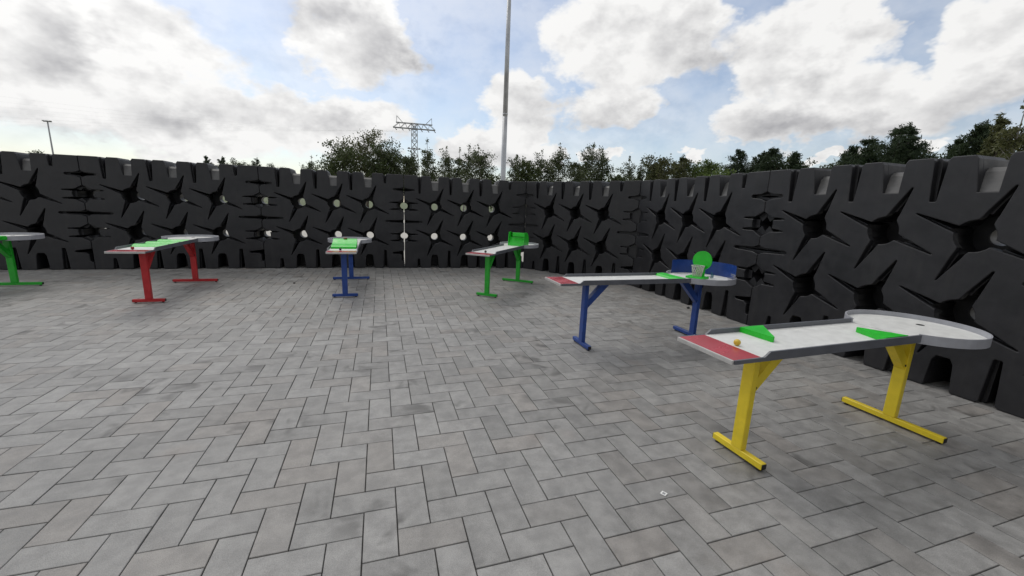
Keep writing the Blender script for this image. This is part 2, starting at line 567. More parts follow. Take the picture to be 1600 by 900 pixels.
def paver_geo(lx, ly):
    gp, ch = 0.0026, 0.0022
    a, b = lx / 2 - gp, ly / 2 - gp
    v = [(-a, -b, -0.03), (a, -b, -0.03), (a, b, -0.03), (-a, b, -0.03),
         (-a, -b, -ch), (a, -b, -ch), (a, b, -ch), (-a, b, -ch),
         (-a + ch, -b + ch, 0), (a - ch, -b + ch, 0), (a - ch, b - ch, 0), (-a + ch, b - ch, 0)]
    f = [(8, 9, 10, 11)]
    for i in range(4):
        j = (i + 1) % 4
        f += [(i, j, 4 + j, 4 + i), (4 + i, 4 + j, 8 + j, 8 + i)]
    return v, f


rng = random.Random(5)
FOC = 14.334 / 36.0
cells = []
for a in range(-90, 140):
    for b in range(-60, 60):
        u, w = a + 3 * b, a - b
        for kind, (cu, cw) in (('h', (u + 1.0, w + 0.5)), ('v', (u + 2.5, w + 0.0))):
            x, y = PX + cu * U, PY + cw * U
            if X0 + .2 < x < X1 - .2 and Y0 + .2 < y < Y1 - .2:
                d = Vector((x, y, 0)) - Vector((0, 0, CAM_H))
                z = d.dot(FWD)
                score = 0.0
                if z > 0.1:
                    sx, sy = d.dot(RIGHT) / z * FOC, d.dot(UP) / z * FOC
                    if abs(sx) < 0.52 and abs(sy) < 0.30:
                        score = 1.0 / z ** 3
                cells.append((score, kind, x, y))
cells.sort(key=lambda c: -c[0])
pm = {}
for kind, (lx, ly) in (('h', (2 * U, U)), ('v', (U, 2 * U))):
    m_ = MB()
    m_.add(*paver_geo(lx, ly))
    pm[kind] = m_.mesh('paver', 'paver')
for s, kind, x, y in cells[:300]:
    o = link('paver', pm[kind], pavement)
    o.location = (x, y, rng.uniform(-0.0012, 0.0012))
    o.rotation_euler = (rng.gauss(0, 0.0025), rng.gauss(0, 0.0025), rng.gauss(0, 0.002))
field_v, field_f, tones = [], [], []
geo = {'h': paver_geo(2 * U, U), 'v': paver_geo(U, 2 * U)}
for s, kind, x, y in cells[300:]:
    v, f = geo[kind]
    b0 = len(field_v)
    dz, tx, ty = rng.uniform(-.0012, .0012), rng.gauss(0, .0025), rng.gauss(0, .0025)
    field_v += [(x + p[0], y + p[1], p[2] + dz + p[0] * tx + p[1] * ty) for p in v]
    field_f += [tuple(i + b0 for i in q) for q in f]
    tones += [rng.random()] * len(f)
fm = bpy.data.meshes.new('paver_field')
fm.from_pydata(field_v, [], field_f)
fm.materials.append(MAT['paver'])
at = fm.attributes.new('tone', 'FLOAT', 'FACE')
at.data.foreach_set('value', tones)
fo = link('paver_field', fm, pavement)
fo['kind'] = 'stuff'

# ------------------------------------------------------------------ barrier blocks
BH, BL = 2.188, 2.984


def circle(cx, cy, r, n=28, a0=0.0, a1=360.0):
    return [(cx + r * math.cos(rad(a0 + (a1 - a0) * k / n)), cy + r * math.sin(rad(a0 + (a1 - a0) * k / n))) for k in range(n + (0 if a1 - a0 == 360 else 1))]


def pinwheel(cx, cy, r=0.143, w=1.0, lf=1.0):
    arms = [(67.6, 0.478, 0.044, 0.010), (158.0, 0.498, 0.029, 0.007), (246.0, 0.481, 0.036, 0.007), (336.3, 0.491, 0.029, 0.007)]
    pts = []
    for i, (a, ln, hw, tw) in enumerate(arms):
        ca, sa = math.cos(rad(a)), math.sin(rad(a))
        ln, hw, tw = r + (ln - r) * lf, hw * w, tw * w
        prof = [(r * 0.985, -hw * 1.22), (r + 0.03, -hw * 1.06), (r + 0.075, -hw), (ln - 0.025, -tw), (ln - 0.006, -tw * 0.7), (ln, 0),
                (ln - 0.006, tw * 0.7), (ln - 0.025, tw), (r + 0.075, hw), (r + 0.03, hw * 1.06), (r * 0.985, hw * 1.22)]
        rr = math.hypot(r * 0.985, hw * 1.22)
        dl = math.degrees(math.atan2(hw * 1.22, r * 0.985))
        for p, q in prof:
            pts.append((cx + p * ca - q * sa, cy + p * sa + q * ca))
        na = arms[(i + 1) % 4]
        nd = math.degrees(math.atan2(na[2] * w * 1.22, r * 0.985))
        a0, a1 = a + dl, (na[0] + (360 if i == 3 else 0)) - nd
        for k in range(1, 4):
            w_ = a0 + (a1 - a0) * k / 4
            pts.append((cx + r * math.cos(rad(w_)), cy + r * math.sin(rad(w_))))
    return pts


PITCH = 0.735
ROWZ = (0.738, 1.473)
COLS = (0.735, 1.470, 2.190)


def side(k=1.0):
    """inward offset along the joint between two blocks, from the ground up; k narrows the slots"""
    p = []
    if k <= 0:
        return p

    def hole(z0):
        r = 0.165 * (0.5 + 0.5 * k)
        s = 0.315 * (0.6 + 0.4 * k)
        return [(0, z0 - r * 1.08), (0.06, z0 - 0.145 * k - 0.0), (0.13, z0 - 0.105), (s, z0 - 0.097), (s + .008, z0 - 0.087), (s, z0 - 0.078),
                (r * .95, z0 - 0.06), (r * 1.02, z0), (r * .95, z0 + 0.055), (s, z0 + 0.064), (s + .006, z0 + 0.072), (s - .01, z0 + 0.081), (0.13, z0 + 0.092),
                (0.06, z0 + 0.13 * k), (0, z0 + r * 1.0)]

    def slot(z0, ln):
        h = k
        return [(0, z0 - 0.068 * h), (0.05, z0 - 0.045 * h), (0.10, z0 - 0.033 * h), (ln - .02, z0 - 0.022 * h), (ln, z0 - 0.008 * h), (ln, z0 + 0.008 * h),
                (ln - .02, z0 + 0.022 * h), (0.10, z0 + 0.03 * h), (0.05, z0 + 0.042 * h), (0, z0 + 0.066 * h)]
    p += hole(ROWZ[0]) + slot(1.107, 0.25 + 0.17 * k) + hole(ROWZ[1]) + slot(1.845, 0.10 + 0.14 * k)
    return p


def outline(gl, gr, kl=1.0, kr=1.0, top_z=BH):
    A, B = gl, BL - gr
    k = max(kl, kr, 0.4)
    left = [(A + s, z) for s, z in side(kl)]
    right = [(B - s, z) for s, z in side(kr)]
    pts = [(A, 0.0), ] + left + [(A, top_z)]
    c = 0.022

    def vslot(x, zb, wt, wb):
        return [(x - wt / 2 - c, top_z), (x - wt / 2, top_z - c * 1.2), (x - wb / 2, zb + .01), (x - wb / 2 + .008, zb), (x + wb / 2 - .008, zb), (x + wb / 2, zb + .01), (x + wt / 2, top_z - c * 1.2), (x + wt / 2 + c, top_z)]

    def recess(x):
        return [(x - 0.105 - c, top_z), (x - 0.105, top_z - c * 1.4), (x - 0.062, 1.862), (x + 0.075, 1.862), (x + 0.088, top_z - c * 1.4), (x + 0.088 + c, top_z)]
    for i in range(4):
        xs = 0.362 + PITCH * i
        if i < 3:
            pts += vslot(xs, 1.775, 0.105 * k, 0.052 * k)
            pts += recess(0.725 + PITCH * i)
        else:
            pts += vslot(xs, 1.965, 0.085 * k, 0.05 * k)
    pts += [(B, top_z)]
    rp = right[::-1]
    pts += rp
    # keyhole low on the right edge
    pts += [(B, 0.42), (B - 0.05, 0.405), (B - 0.26, 0.375), (B - 0.27, 0.355), (B - 0.25, 0.338), (B - 0.10, 0.335), (B - 0.055, 0.30), (B - 0.05, 0.17), (B - 0.02, 0.15), (B, 0.15)]
    pts += [(B, 0.0)]

    def bslot(x, zt, w):
        return [(x + w * .55 + .012, 0.0), (x + w * .5, 0.02), (x + w * .28, zt - .012), (x + w * .2, zt), (x - w * .2, zt), (x - w * .28, zt - .012), (x - w * .5, 0.02), (x - w * .55 - .012, 0.0)]
    for i in range(4):
        xs = 2.545 - PITCH * i
        if i < 3:
            pts += bslot(xs, 0.425, 0.105 * k)
            xa = 2.19 - PITCH * i
            pts += [(xa + .108, 0.0), (xa + .098, .02), (xa + .078, .27), (xa + .05, .322), (xa - .05, .322), (xa - .078, .27), (xa - .098, .02), (xa - .108, 0.0)]
        else:
            pts += bslot(xs, 0.22, 0.09 * k)
    return pts


def slab(loops, y0, y1, bevel, res=1):
    cu = bpy.data.curves.new('tmp', 'CURVE')
    cu.dimensions = '2D'
    cu.fill_mode = 'BOTH'
    cu.extrude = max((y1 - y0) / 2 - bevel, 0.001)
    cu.bevel_depth = bevel
    cu.bevel_resolution = res
    cu.offset = -bevel
    for lp in loops:
        sp_ = cu.splines.new('POLY')
        sp_.points.add(len(lp) - 1)
        for i, (x, y) in enumerate(lp):
            sp_.points[i].co = (x, y, 0, 1)
        sp_.use_cyclic_u = True
    ob = bpy.data.objects.new('tmp', cu)
    COL.objects.link(ob)
    dg = bpy.context.evaluated_depsgraph_get()
    dg.update()
    me = bpy.data.meshes.new_from_object(ob.evaluated_get(dg))
    n = len(me.vertices)
    co = np.empty(n * 3)
    me.vertices.foreach_get('co', co)
    co = co.reshape(-1, 3)
    V_ = np.stack([co[:, 0], (y0 + y1) / 2 - co[:, 2], co[:, 1]], 1)
    F_ = [tuple(p.vertices) for p in me.polygons]
    bpy.data.objects.remove(ob)
    bpy.data.curves.remove(cu)
    bpy.data.meshes.remove(me)
    return V_.tolist(), F_


wheels = [(x, z) for z in ROWZ for x in COLS]


def make_block(ol, orr, kl=0.2, kr=0.2, el_=0.002, er_=0.002):
    """ol, orr: whether the left and right joint lets light through"""
    blk = MB()
    blk.add(*slab([outline(0.005, 0.005)] + [pinwheel(x, z) for x, z in wheels], 0.0, 0.075, 0.009, 2))
    gl, gr = (0.0045 if ol else el_), (0.0045 if orr else er_)
    blk.add(*slab([outline(gl, gr, 0.55 if ol else kl, 0.55 if orr else kr)] + [pinwheel(x, z, 0.205, 0.5, 0.88) for x, z in wheels], 0.07, 0.43, 0.005, 1))
    semi = [(0.075 * math.cos(rad(t)), 0.075 * math.sin(rad(t))) for t in range(-90, 91, 15)]
    core = [(0.001, 0.0), (0.001, 0.19)]
    if ol:
        core += [(0.0045, 0.20)] + [(0.0045 + s, z + h) for z in ROWZ for s, h in semi] + [(0.0045, 1.56), (0.001, 1.57)]
    core += [(0.001, BH - .01)]
    for i in range(3):
        core += circle(0.715 + PITCH * i, BH - .01, 0.115, 14, 180, 360)
    core += [(BL - 0.001, BH - .01)]
    if orr:
        core += [(BL - 0.001, 1.57), (BL - 0.0045, 1.56)] + [(BL - 0.0045 - s, z - h) for z in ROWZ[::-1] for s, h in semi] + [(BL - 0.0045, 0.20)]
    core += [(BL - 0.001, 0.19), (BL - 0.001, 0.0)]
    blk.add(*slab([core] + [circle(x, z, 0.084) for x, z in wheels], 0.426, 0.63, 0.008, 1))
    return blk.mesh('barrier_block', 'block')


block_open, block_half, block_tight = make_block(True, True), make_block(True, False, 0.2, 0.0, 0.002, -0.036), make_block(False, False)
block_corner, block_bend = make_block(False, False, 0.0, 0.0, -0.036, -0.019), make_block(False, False, 0.0, 0.2, -0.019, 0.002)
brng = random.Random(11)
pk = MB()
pv = []
for x_ in (-0.097, 0.083):
    pv += [(x_, 0.035, 1.80), (x_, 0.035, 1.868), (x_, 0.115, 2.045), (x_, 0.165, 2.085), (x_, 0.420, 2.066), (x_, 0.420, 1.80)]
pk.add(pv, [(0, 1, 2, 3, 4, 5), (11, 10, 9, 8, 7, 6)] + [(k, (k + 1) % 6, 6 + (k + 1) % 6, 6 + k)[::-1] for k in range(6)])
pocket_mesh = pk.mesh('pocket_floor', 'pocket')
SEAMS = [(-8.425, 10.225), (-5.442, 10.209), (-2.446, 10.211), (0.553, 10.131), (3.517, 9.925), (5.115, 7.415), (5.100, 4.440), (5.088, 1.456), (5.076, -1.528), (5.064, -4.512), (2.08, -4.60), (-0.90, -4.66), (-3.88, -4.70), (-6.86, -4.72), (-9.84, -4.74)]
BLOCK_LABELS = [  # blocks beside and behind the viewer are unseen, added to darken the back wall
    'black moulded plastic barrier block behind the cut-off green minigolf table, leftmost of the back wall',
    'black moulded plastic barrier block of the back wall, behind the red minigolf table',
    'black plastic barrier block of the back wall behind the end-on blue-legged table',
    'black plastic barrier block of the back wall, last before the corner, behind the green catcher',
    'black moulded plastic barrier block set askew in the corner, first of the right wall',
    'black moulded plastic barrier block of the right wall, behind the blue table with the hoop',
    'black moulded plastic barrier block of the right wall, nearest, behind the yellow table',
    'added unseen black barrier block of the right wall beside the viewer',
    'added unseen black barrier block closing the right wall behind the viewer',
    'added unseen black barrier block behind the viewer, first from the right wall',
    'added unseen black barrier block behind the viewer, second from the right wall',
    'added unseen black barrier block behind the viewer, third from the right wall',
    'added unseen black barrier block behind the viewer, fourth from the right wall',
    'added unseen black barrier block behind the viewer, fifth from the right wall']
for i, lab in enumerate(BLOCK_LABELS):
    p, q = Vector(SEAMS[i]), Vector(SEAMS[i + 1])
    o = link('barrier_block', block_open if i < 3 else {3: block_half, 4: block_corner, 5: block_bend}.get(i, block_tight))
    o.location = (p.x, p.y, 0.003 + brng.uniform(0, .006))
    o.rotation_euler = (brng.uniform(-.003, .003), 0, math.atan2(q.y - p.y, q.x - p.x))
    o.scale = ((q - p).length / BL, 1, 1)
    tag(o, lab, 'barrier block', 'black barrier blocks walling the court')
    for k in range(3):
        c_ = link('pocket_floor', pocket_mesh, o)
        c_.location = (0.725 + PITCH * k, 0, 0)

# ------------------------------------------------------------------ minigolf tables
ZS = 0.790       # playing surface
HWID = 0.21      # half width of the lane
DX, DR = 1.605, 0.405


def make_table(x, y, deg, paint, label):
    t = empty('minigolf_table', (x, y, 0), rad(deg))
    tag(t, label, 'minigolf table', 'table minigolf lanes on painted steel legs')
    join = DX - math.sqrt(DR * DR - HWID * HWID)
    MB().box(-0.205, join - .002, -HWID + .001, HWID - .001, ZS - 0.022, ZS).build('board', 'plate', t)
    MB().box(-0.412, -0.2055, -HWID, HWID, ZS - 0.022, ZS + 0.0008).build('start_zone', 'red_zone', t)
    MB().box(-0.424, -0.4122, -HWID - .006, HWID + .006, ZS - 0.026, ZS + 0.001, 0.002).build('front_edge', 'trim', t)
    for s in (-1, 1):
        y0, y1 = (HWID + .0005, HWID + .013) if s > 0 else (-HWID - .013, -HWID - .0005)
        prof = [(-0.412, ZS - .022), (join + .012, ZS - .022), (join + .012, ZS + .032), (-0.150, ZS + .032), (-0.190, ZS + .001), (-0.412, ZS + .001)]
        MB().side_prism(prof[::-1], y0, y1).build('side_rail', 'rail', t)
    a0 = math.degrees(math.asin(HWID / DR))
    n = 44
    disc = [(DX + (DR - .011) * math.cos(rad(w)), (DR - .011) * math.sin(rad(w))) for w in [-180 + a0 + (360 - 2 * a0) * k / n for k in range(n + 1)]]
    MB().prism(disc, ZS - .022, ZS).build('disc', 'plate', t)
    rim = MB()
    rv, rf = [], []
    for k in range(n + 1):
        w = rad(-180 + a0 + (360 - 2 * a0) * k / n)
        for r, z in ((DR, ZS - .030), (DR, ZS + .036), (DR - .010, ZS + .036), (DR - .010, ZS - .030)):
            rv.append((DX + r * math.cos(w), r * math.sin(w), z))
    for k in range(n):
        for j in range(4):
            rf.append((k * 4 + j, (k + 1) * 4 + j, (k + 1) * 4 + (j + 1) % 4, k * 4 + (j + 1) % 4))
    rf += [(0, 1, 2, 3), (n * 4 + 3, n * 4 + 2, n * 4 + 1, n * 4)]
    rim.add(rv, rf).build('rim', 'rim', t)
    MB().tube([(DX + .17, .03, ZS + .0006), (DX + .17, .03, ZS + .0016)], 0.026, 20).build('cup', 'black', t)
    for px, ln, sgn in ((0.0, 0.385, 1), (1.60, 0.68, -1)):
        MB().box(px - .024, px + .024, -.041, .041, 0.058, ZS - .023, 0.004).build('post', paint, t)
        f = MB().box(px - .022, px + .022, -ln / 2, ln / 2, 0.016, 0.0578, 0.003).build('foot', paint, t)
        for s in (-1, 1):
            MB().box(px - .019, px + .019, min(s * ln / 2, s * (ln / 2 + .005)), max(s * ln / 2, s * (ln / 2 + .005)), 0.019, 0.055, .002).build('end_cap', 'black', f)
            MB().tube([(px, s * (ln / 2 - .03), 0.001), (px, s * (ln / 2 - .03), 0.006), (px, s * (ln / 2 - .03), 0.017)], [.016, .016, .008], 12).build('glide', 'black', f)
        pz = 0.49
        br = MB()
        w_ = 0.032
        prof = [(px + sgn * .024, pz - .03), (px + sgn * .320, ZS - .024), (px + sgn * .215, ZS - .024), (px + sgn * .024, pz + .065)]
        if sgn > 0:
            prof = prof[::-1]
        br.side_prism(prof, -w_, w_)
        b_ = br.build('brace', paint, t)
        MB().tube([(px + sgn * .024, -w_ - .006, pz + .005), (px + sgn * .024, w_ + .006, pz + .005)], 0.009, 8).build('bolt', 'black', b_)
        MB().tube([(px + sgn * .285, -w_ - .008, ZS - .04), (px + sgn * .285, w_ + .008, ZS - .04)], 0.008, 8).build('bolt', 'black', b_)
    return t


def ball(x, y, mat, label):
    o = MB().sphere((0, 0, 0), 0.0205).build('ball', mat, None, True)
    o.location = (x, y, ZS + 0.0205)
    tag(o, label, 'ball', 'minigolf balls')


# yellow table, two wedges
tY = make_table(2.25, 1.872, 1.7, 'yellow', 'yellow-legged minigolf table with two green wedges, nearest to the viewer on the right')
MB().prism([(0.10, 0.209), (0.118, -0.022), (0.132, -0.022), (0.31, 0.209)], ZS + .0005, ZS + .036).build('wedge', 'obstacle', tY)
MB().prism([(0.985, 0.015), (0.998, 0.015), (1.14, -0.209), (0.90, -0.209)], ZS + .0005, ZS + .036).build('wedge', 'obstacle', tY)
ball(2.078, 1.852, 'ball_y', 'yellow ball on the yellow-legged table')

# blue table with hoop
tB = make_table(2.226, 4.09, 0.4, 'blue', 'blue-legged minigolf table with a green hoop board and blue screen on its disc')
MB().side_prism([(1.09, ZS + .0005), (1.11, ZS + .026), (1.20, ZS + .034), (1.23, ZS + .0005)][::-1], -HWID + .002, HWID - .002).build('ramp', 'obstacle', tB)
fv, ff = [], []
nseg = 40
for k in range(nseg + 1):
    w = rad(112 - 154 * k / nseg)
    for r, z in ((DR - .014, ZS + .001), (DR - .014, ZS + .175), (DR - .018, ZS + .175), (DR - .018, ZS + .001)):
        fv.append((DX + r * math.cos(w), r * math.sin(w), z))
for k in range(nseg):
    for j in range(4):
        ff.append((k * 4 + j, (k + 1) * 4 + j, (k + 1) * 4 + (j + 1) % 4, k * 4 + (j + 1) % 4))
ff += [(0, 1, 2, 3), (nseg * 4 + 3, nseg * 4 + 2, nseg * 4 + 1, nseg * 4)]
MB().add(fv, ff).build('screen', 'fence', tB)
hoop = empty('hoop', (DX - .055, -0.03, ZS + .0006), rad(24))
hoop.parent = tB
MB().box(-.13, .06, -.105, .105, 0, .024, .003).build('base', 'obstacle', hoop)
MB().box(.028, .046, -.055, .055, .024, .16, .002).build('upright', 'obstacle', hoop)
MB().tube([(.048, 0, .215), (.064, 0, .215)], .118, 40).build('backboard', 'obstacle', hoop)
netc = MB()
cx_ = -.047
for k in range(14):
    for s in (1, -1):
        a_, b_ = 2 * math.pi * k / 14, 2 * math.pi * (k + s * 2.2) / 14
        netc.tube([(cx_ + .072 * math.cos(a_), .072 * math.sin(a_), .152), (cx_ + .062 * math.cos((a_ + b_) / 2), .062 * math.sin((a_ + b_) / 2), .09), (cx_ + .05 * math.cos(b_), .05 * math.sin(b_), .028)], .0035, 4, False)
netc.build('net', 'net', hoop)
MB().tube([(cx_ + .074 * math.cos(2 * math.pi * k / 24), .074 * math.sin(2 * math.pi * k / 24), .154) for k in range(25)], .005, 6).build('ring', 'trim', hoop)
tn = MB()
for k in range(9):
    tn.tube([(.08 + .011 * k, -.115, .004), (.08 + .011 * k, -.115, .085 - .006 * k)], .0016, 4)
for k in range(7):
    tn.tube([(.08, -.115, .006 + .013 * k), (.168 - .012 * max(0, k - 2), -.115, .006 + .013 * k)], .0016, 4)
tn.build('return_net', 'teal', hoop)
gn = MB()
for k in range(26):
    w = rad(-18 - 2.6 * k)
    gn.tube([(DX + (DR - .016) * math.cos(w), (DR - .016) * math.sin(w), ZS + .03), (DX + (DR - .02) * math.cos(w), (DR - .02) * math.sin(w), ZS + .062)], .0016, 4)
for z in (.036, .05, .062):
    gn.tube([(DX + (DR - .018) * math.cos(rad(-18 - 5 * k)), (DR - .018) * math.sin(rad(-18 - 5 * k)), ZS + z) for k in range(14)], .0018, 4)
gn.build('wire_fence', 'rim', tB)

# green table with curved catcher
tG = make_table(1.762, 6.79, 51.8, 'green', 'green-legged minigolf table with a tall green catcher, standing before the corner')
cat = empty('catcher', (1.39, -.01, ZS + .0006), 0)
cat.parent = tG
prof = [(-.03, 0), (0.0, .27), (.11, .27)] + [(.11 + .17 * math.sin(rad(w)), .10 + .17 * math.cos(rad(w))) for w in range(12, 91, 13)] + [(.28, 0)]
for s in (-1, 1):
    MB().side_prism(prof[::-1], s * .165 - .006, s * .165 + .006).build('cheek', 'obstacle', cat)
arc = [(.10, .258)] + [(.10 + .16 * math.sin(rad(w)), .098 + .16 * math.cos(rad(w))) for w in range(0, 91, 10)] + [(.26, .002)]
bv, bf = [], []
for x_, z_ in arc:
    bv += [(x_, -.158, z_), (x_, .158, z_), (x_ + .006, -.158, z_ + .006), (x_ + .006, .158, z_ + .006)]
for k in range(len(arc) - 1):
    a_, b_ = k * 4, k * 4 + 4
    bf += [(a_, a_ + 1, b_ + 1, b_), (a_ + 2, b_ + 2, b_ + 3, a_ + 3), (a_, b_, b_ + 2, a_ + 2), (a_ + 1, a_ + 3, b_ + 3, b_ + 1)]
MB().add(bv, bf).build('curved_back', 'obstacle', cat)
MB().box(.004, .06, -.158, .09, .185, .262, .003).build('lintel', 'obstacle', cat)
MB().side_prism([(-.045, .001), (.03, .10), (.085, .17), (.10, .17), (.10, .001)][::-1], -.158, .158).build('ramp', 'obstacle', cat)
ball(1.685, 6.66, 'ball_k', 'dark ball on the green-legged table by the corner')

# blue table with ramp seen end-on
tS = make_table(-0.567, 7.06, 90.0, 'blue', 'blue-legged minigolf table seen end-on with a curved green ramp')
top = [(.05, .003), (.06, .034), (.09, .046), (.13, .052), (.18, .055), (.23, .060), (.29, .074), (.35, .096), (.41, .118), (.46, .130), (.48, .131)]
MB().side_prism([(x_, ZS + z_) for x_, z_ in top][::-1] + [(.05, ZS + .0006), (.48, ZS + .0006)], -.19, .19).build('ramp', 'obstacle', tS)
MB().tube([(.455, .0, ZS + .12), (.455, .0, ZS + .146), (.455, 0, ZS + .152)], [.03, .03, .012], 16).build('knob', 'brown', tS)
ball(-0.60, 6.90, 'ball_k', 'dark ball on the end-on blue-legged table')

# red table with humps
tR = make_table(-3.197, 7.045, 90.0, 'red', 'red-legged minigolf table with a row of low green humps across its lane')
for k in range(3):
    x_ = .16 + .36 * k
    hp = [(x_ + .22 * q / 8, ZS + .0006 + .036 * math.sin(math.pi * q / 8)) for q in range(9)]
    MB().side_prism(hp[::-1], -HWID + .003, HWID - .003).build('hump', 'obstacle', tR)
ball(-3.23, 6.88, 'ball_r', 'red ball on the red-legged table')

# green table at the left edge
tL = make_table(-5.61, 6.955, 90.0, 'green', 'green-legged minigolf table cut off by the left edge of the view')
MB().box(.98, 1.262, -HWID - .02, HWID + .02, ZS + .0325, ZS + .044, .002).build('cover_board', 'obstacle', tL)
MB().box(.98, 1.262, -HWID - .026, -HWID - .0135, ZS - .012, ZS + .032, .001).build('side_board', 'obstacle', tL)

# small things on the paving
pt = MB().box(-.016, .016, -.016, .016, 0, .0025).build('paper_tag', 'paper')
pt.location = (1.509, 1.673, 0.0025)
pt.rotation_euler = (0, 0, rad(28))
tag(pt, 'small square white paper tag lying on the grey paving', 'paper tag')
MB().box(-.008, .008, -.008, .008, .0027, .0031).build('print', 'steel', pt)
for (x_, y_, s_, lab) in ((4.93, 5.45, .028, 'small dark pebble by the foot of the right wall'), (-1.55, 8.35, .02, 'small dark pebble on the paving left of the end-on blue table')):
    pb = MB().sphere((0, 0, 0), s_, 10, 7)
    rr = random.Random(int(x_ * 100))
    pb.v = [(a * rr.uniform(.8, 1.15), b * rr.uniform(.7, 1.1), c * rr.uniform(.5, .75)) for a, b, c in pb.v]
    o = pb.build('pebble', 'black', None, True)
    o.location = (x_, y_, s_ * .5)
    tag(o, lab, 'pebble')

# ------------------------------------------------------------------ masts and pylon
mast = empty('floodlight_mast', (4.07, 13.92, 0))
tag(mast, 'tall galvanised steel mast rising out of the picture behind the corner of the wall', 'mast')
MB().tube([(0, 0, -.05), (0, 0, 4.6)], [.092, .080], 20).build('lower_tube', 'galv', mast, True)
MB().tube([(0, 0, 4.5), (0, 0, 8.6)], [.0805, .064], 20).build('middle_tube', 'galv', mast, True)
MB().tube([(0, 0, 8.5), (0, 0, 13.0)], [.0645, .05], 20).build('upper_tube', 'galv', mast, True)
for z_ in (4.6, 8.6):
    MB().tube([(0, 0, z_ - .05), (0, 0, z_)], .086 if z_ < 5 else .069, 20).build('collar', 'galv', mast, True)
MB().box(-.8, .8, -.06, .06, 12.9, 13.0).build('crossbar', 'steel', mast)


def lamp_mast(x, y, h, w, r, label):
    t = empty('lamp_mast', (x, y, 0))
    tag(t, label, 'lamp mast')
    MB().tube([(0, 0, -.05), (0, 0, h)], [r * 1.3, r * .8], 10).build('pole', 'steel', t, True)
    MB().box(-w, w, -.07, .07, h - .06, h + .06).build('crossbar', 'steel', t)
    for k in (-.8, 0.0, .8):
        MB().box(k * w - .17, k * w + .17, -.3, -.02, h + .02, h + .18, .02).build('lamp', 'steel', t)


lamp_mast(-59.2, 104.4, 13.7, 0.62, .13, 'slim floodlight mast with a short lamp bar far off on the left')
lamp_mast(5.94, 75.8, 10.6, 1.1, .10, 'thin pole with a short crossbar standing in front of the pylon')

py = empty('pylon', (8.7, 109.6, 0), rad(-4.5))
tag(py, 'steel lattice power pylon with one wide crossarm above the trees', 'pylon')
lat = MB()
hw0, hw1, HT = 1.5, .72, 20.6
wsc = .8
lv = [0, 3, 6, 8.6, 11, 13, 14.8, 16.5, 18, 19.3, HT]
wid = lambda z: hw0 + (hw1 - hw0) * min(1, z / 15.0)
for sx in (-1, 1):
    for sy in (-1, 1):
        for a, b in zip(lv[:-1], lv[1:]):
            lat.bar((sx * wid(a), sy * wid(a), a), (sx * wid(b), sy * wid(b), b), .16 * wsc)
for a, b in zip(lv[:-1], lv[1:]):
    for s in (-1, 1):
        lat.bar((-wid(a), s * wid(a), a), (wid(b), s * wid(b), b), .09)
        lat.bar((wid(a), s * wid(a), a), (-wid(b), s * wid(b), b), .09)
        lat.bar((s * wid(a), -wid(a), a), (s * wid(b), wid(b), b), .09)
        lat.bar((-wid(b), s * wid(b), b), (wid(b), s * wid(b), b), .09)
lat.build('lattice_tower', 'steel', py)
arm = MB()
AW, z0, z1 = 5.1, 19.4, 20.6
for s in (-.5, .5):
    arm.bar((-AW, s, z0), (AW, s, z0), .15)
    arm.bar((-AW * .86, s, z1), (AW * .86, s, z1), .13)
    n_ = 12
    for k in range(n_):
        xa, xb = -AW + 2 * AW * k / n_, -AW + 2 * AW * (k + 1) / n_
        ka, kb = (z0, z1) if k % 2 == 0 else (z1, z0)
        arm.bar((xa * (.86 if ka == z1 else 1), s, ka), (xb * (.86 if kb == z1 else 1), s, kb), .09)
arm.build('crossarm', 'steel', py)
for s in (-1, 1):
    hn = MB()
    hn.bar((s * 2.7, 0, z1), (s * 4.2, 0, z1 + 1.55), .12)
    hn.bar((s * 4.25, 0, z1), (s * 4.2, 0, z1 + 1.55), .10)
    hn.build('horn', 'steel', py)
ins_x = (-4.7, -3.1, -1.5, 1.5, 3.1, 4.7)
for x_ in ins_x:
    MB().tube([(x_, 0, z0 - .05), (x_ + .45, -.25, z0 - .55)], [.05, .13], 8).build('insulator', 'steel', py)
WIRE_LABELS = ['leftmost', 'second', 'third', 'fourth', 'fifth', 'rightmost']
for k, x_ in enumerate(ins_x):
    p0 = Vector((8.7 + x_ + .45, 109.3 - .08 * x_, z0 - .55))
    p1 = Vector((-150.0 + x_ * 1.0, 76.0 + k * 5.5, 15.0 + k * 2.4))
    pts = []
    for q in range(33):
        s = q / 32
        p = p0.lerp(p1, s)
        p.z -= 4 * s * (1 - s) * 5.2
        pts.append(p)
    o = MB().tube(pts, .005, 4).build('power_line', 'wire')
    tag(o, 'faint power line in the sky, hung from the %s of six insulators of the pylon' % WIRE_LABELS[k], 'power line', 'power lines strung left from the pylon')


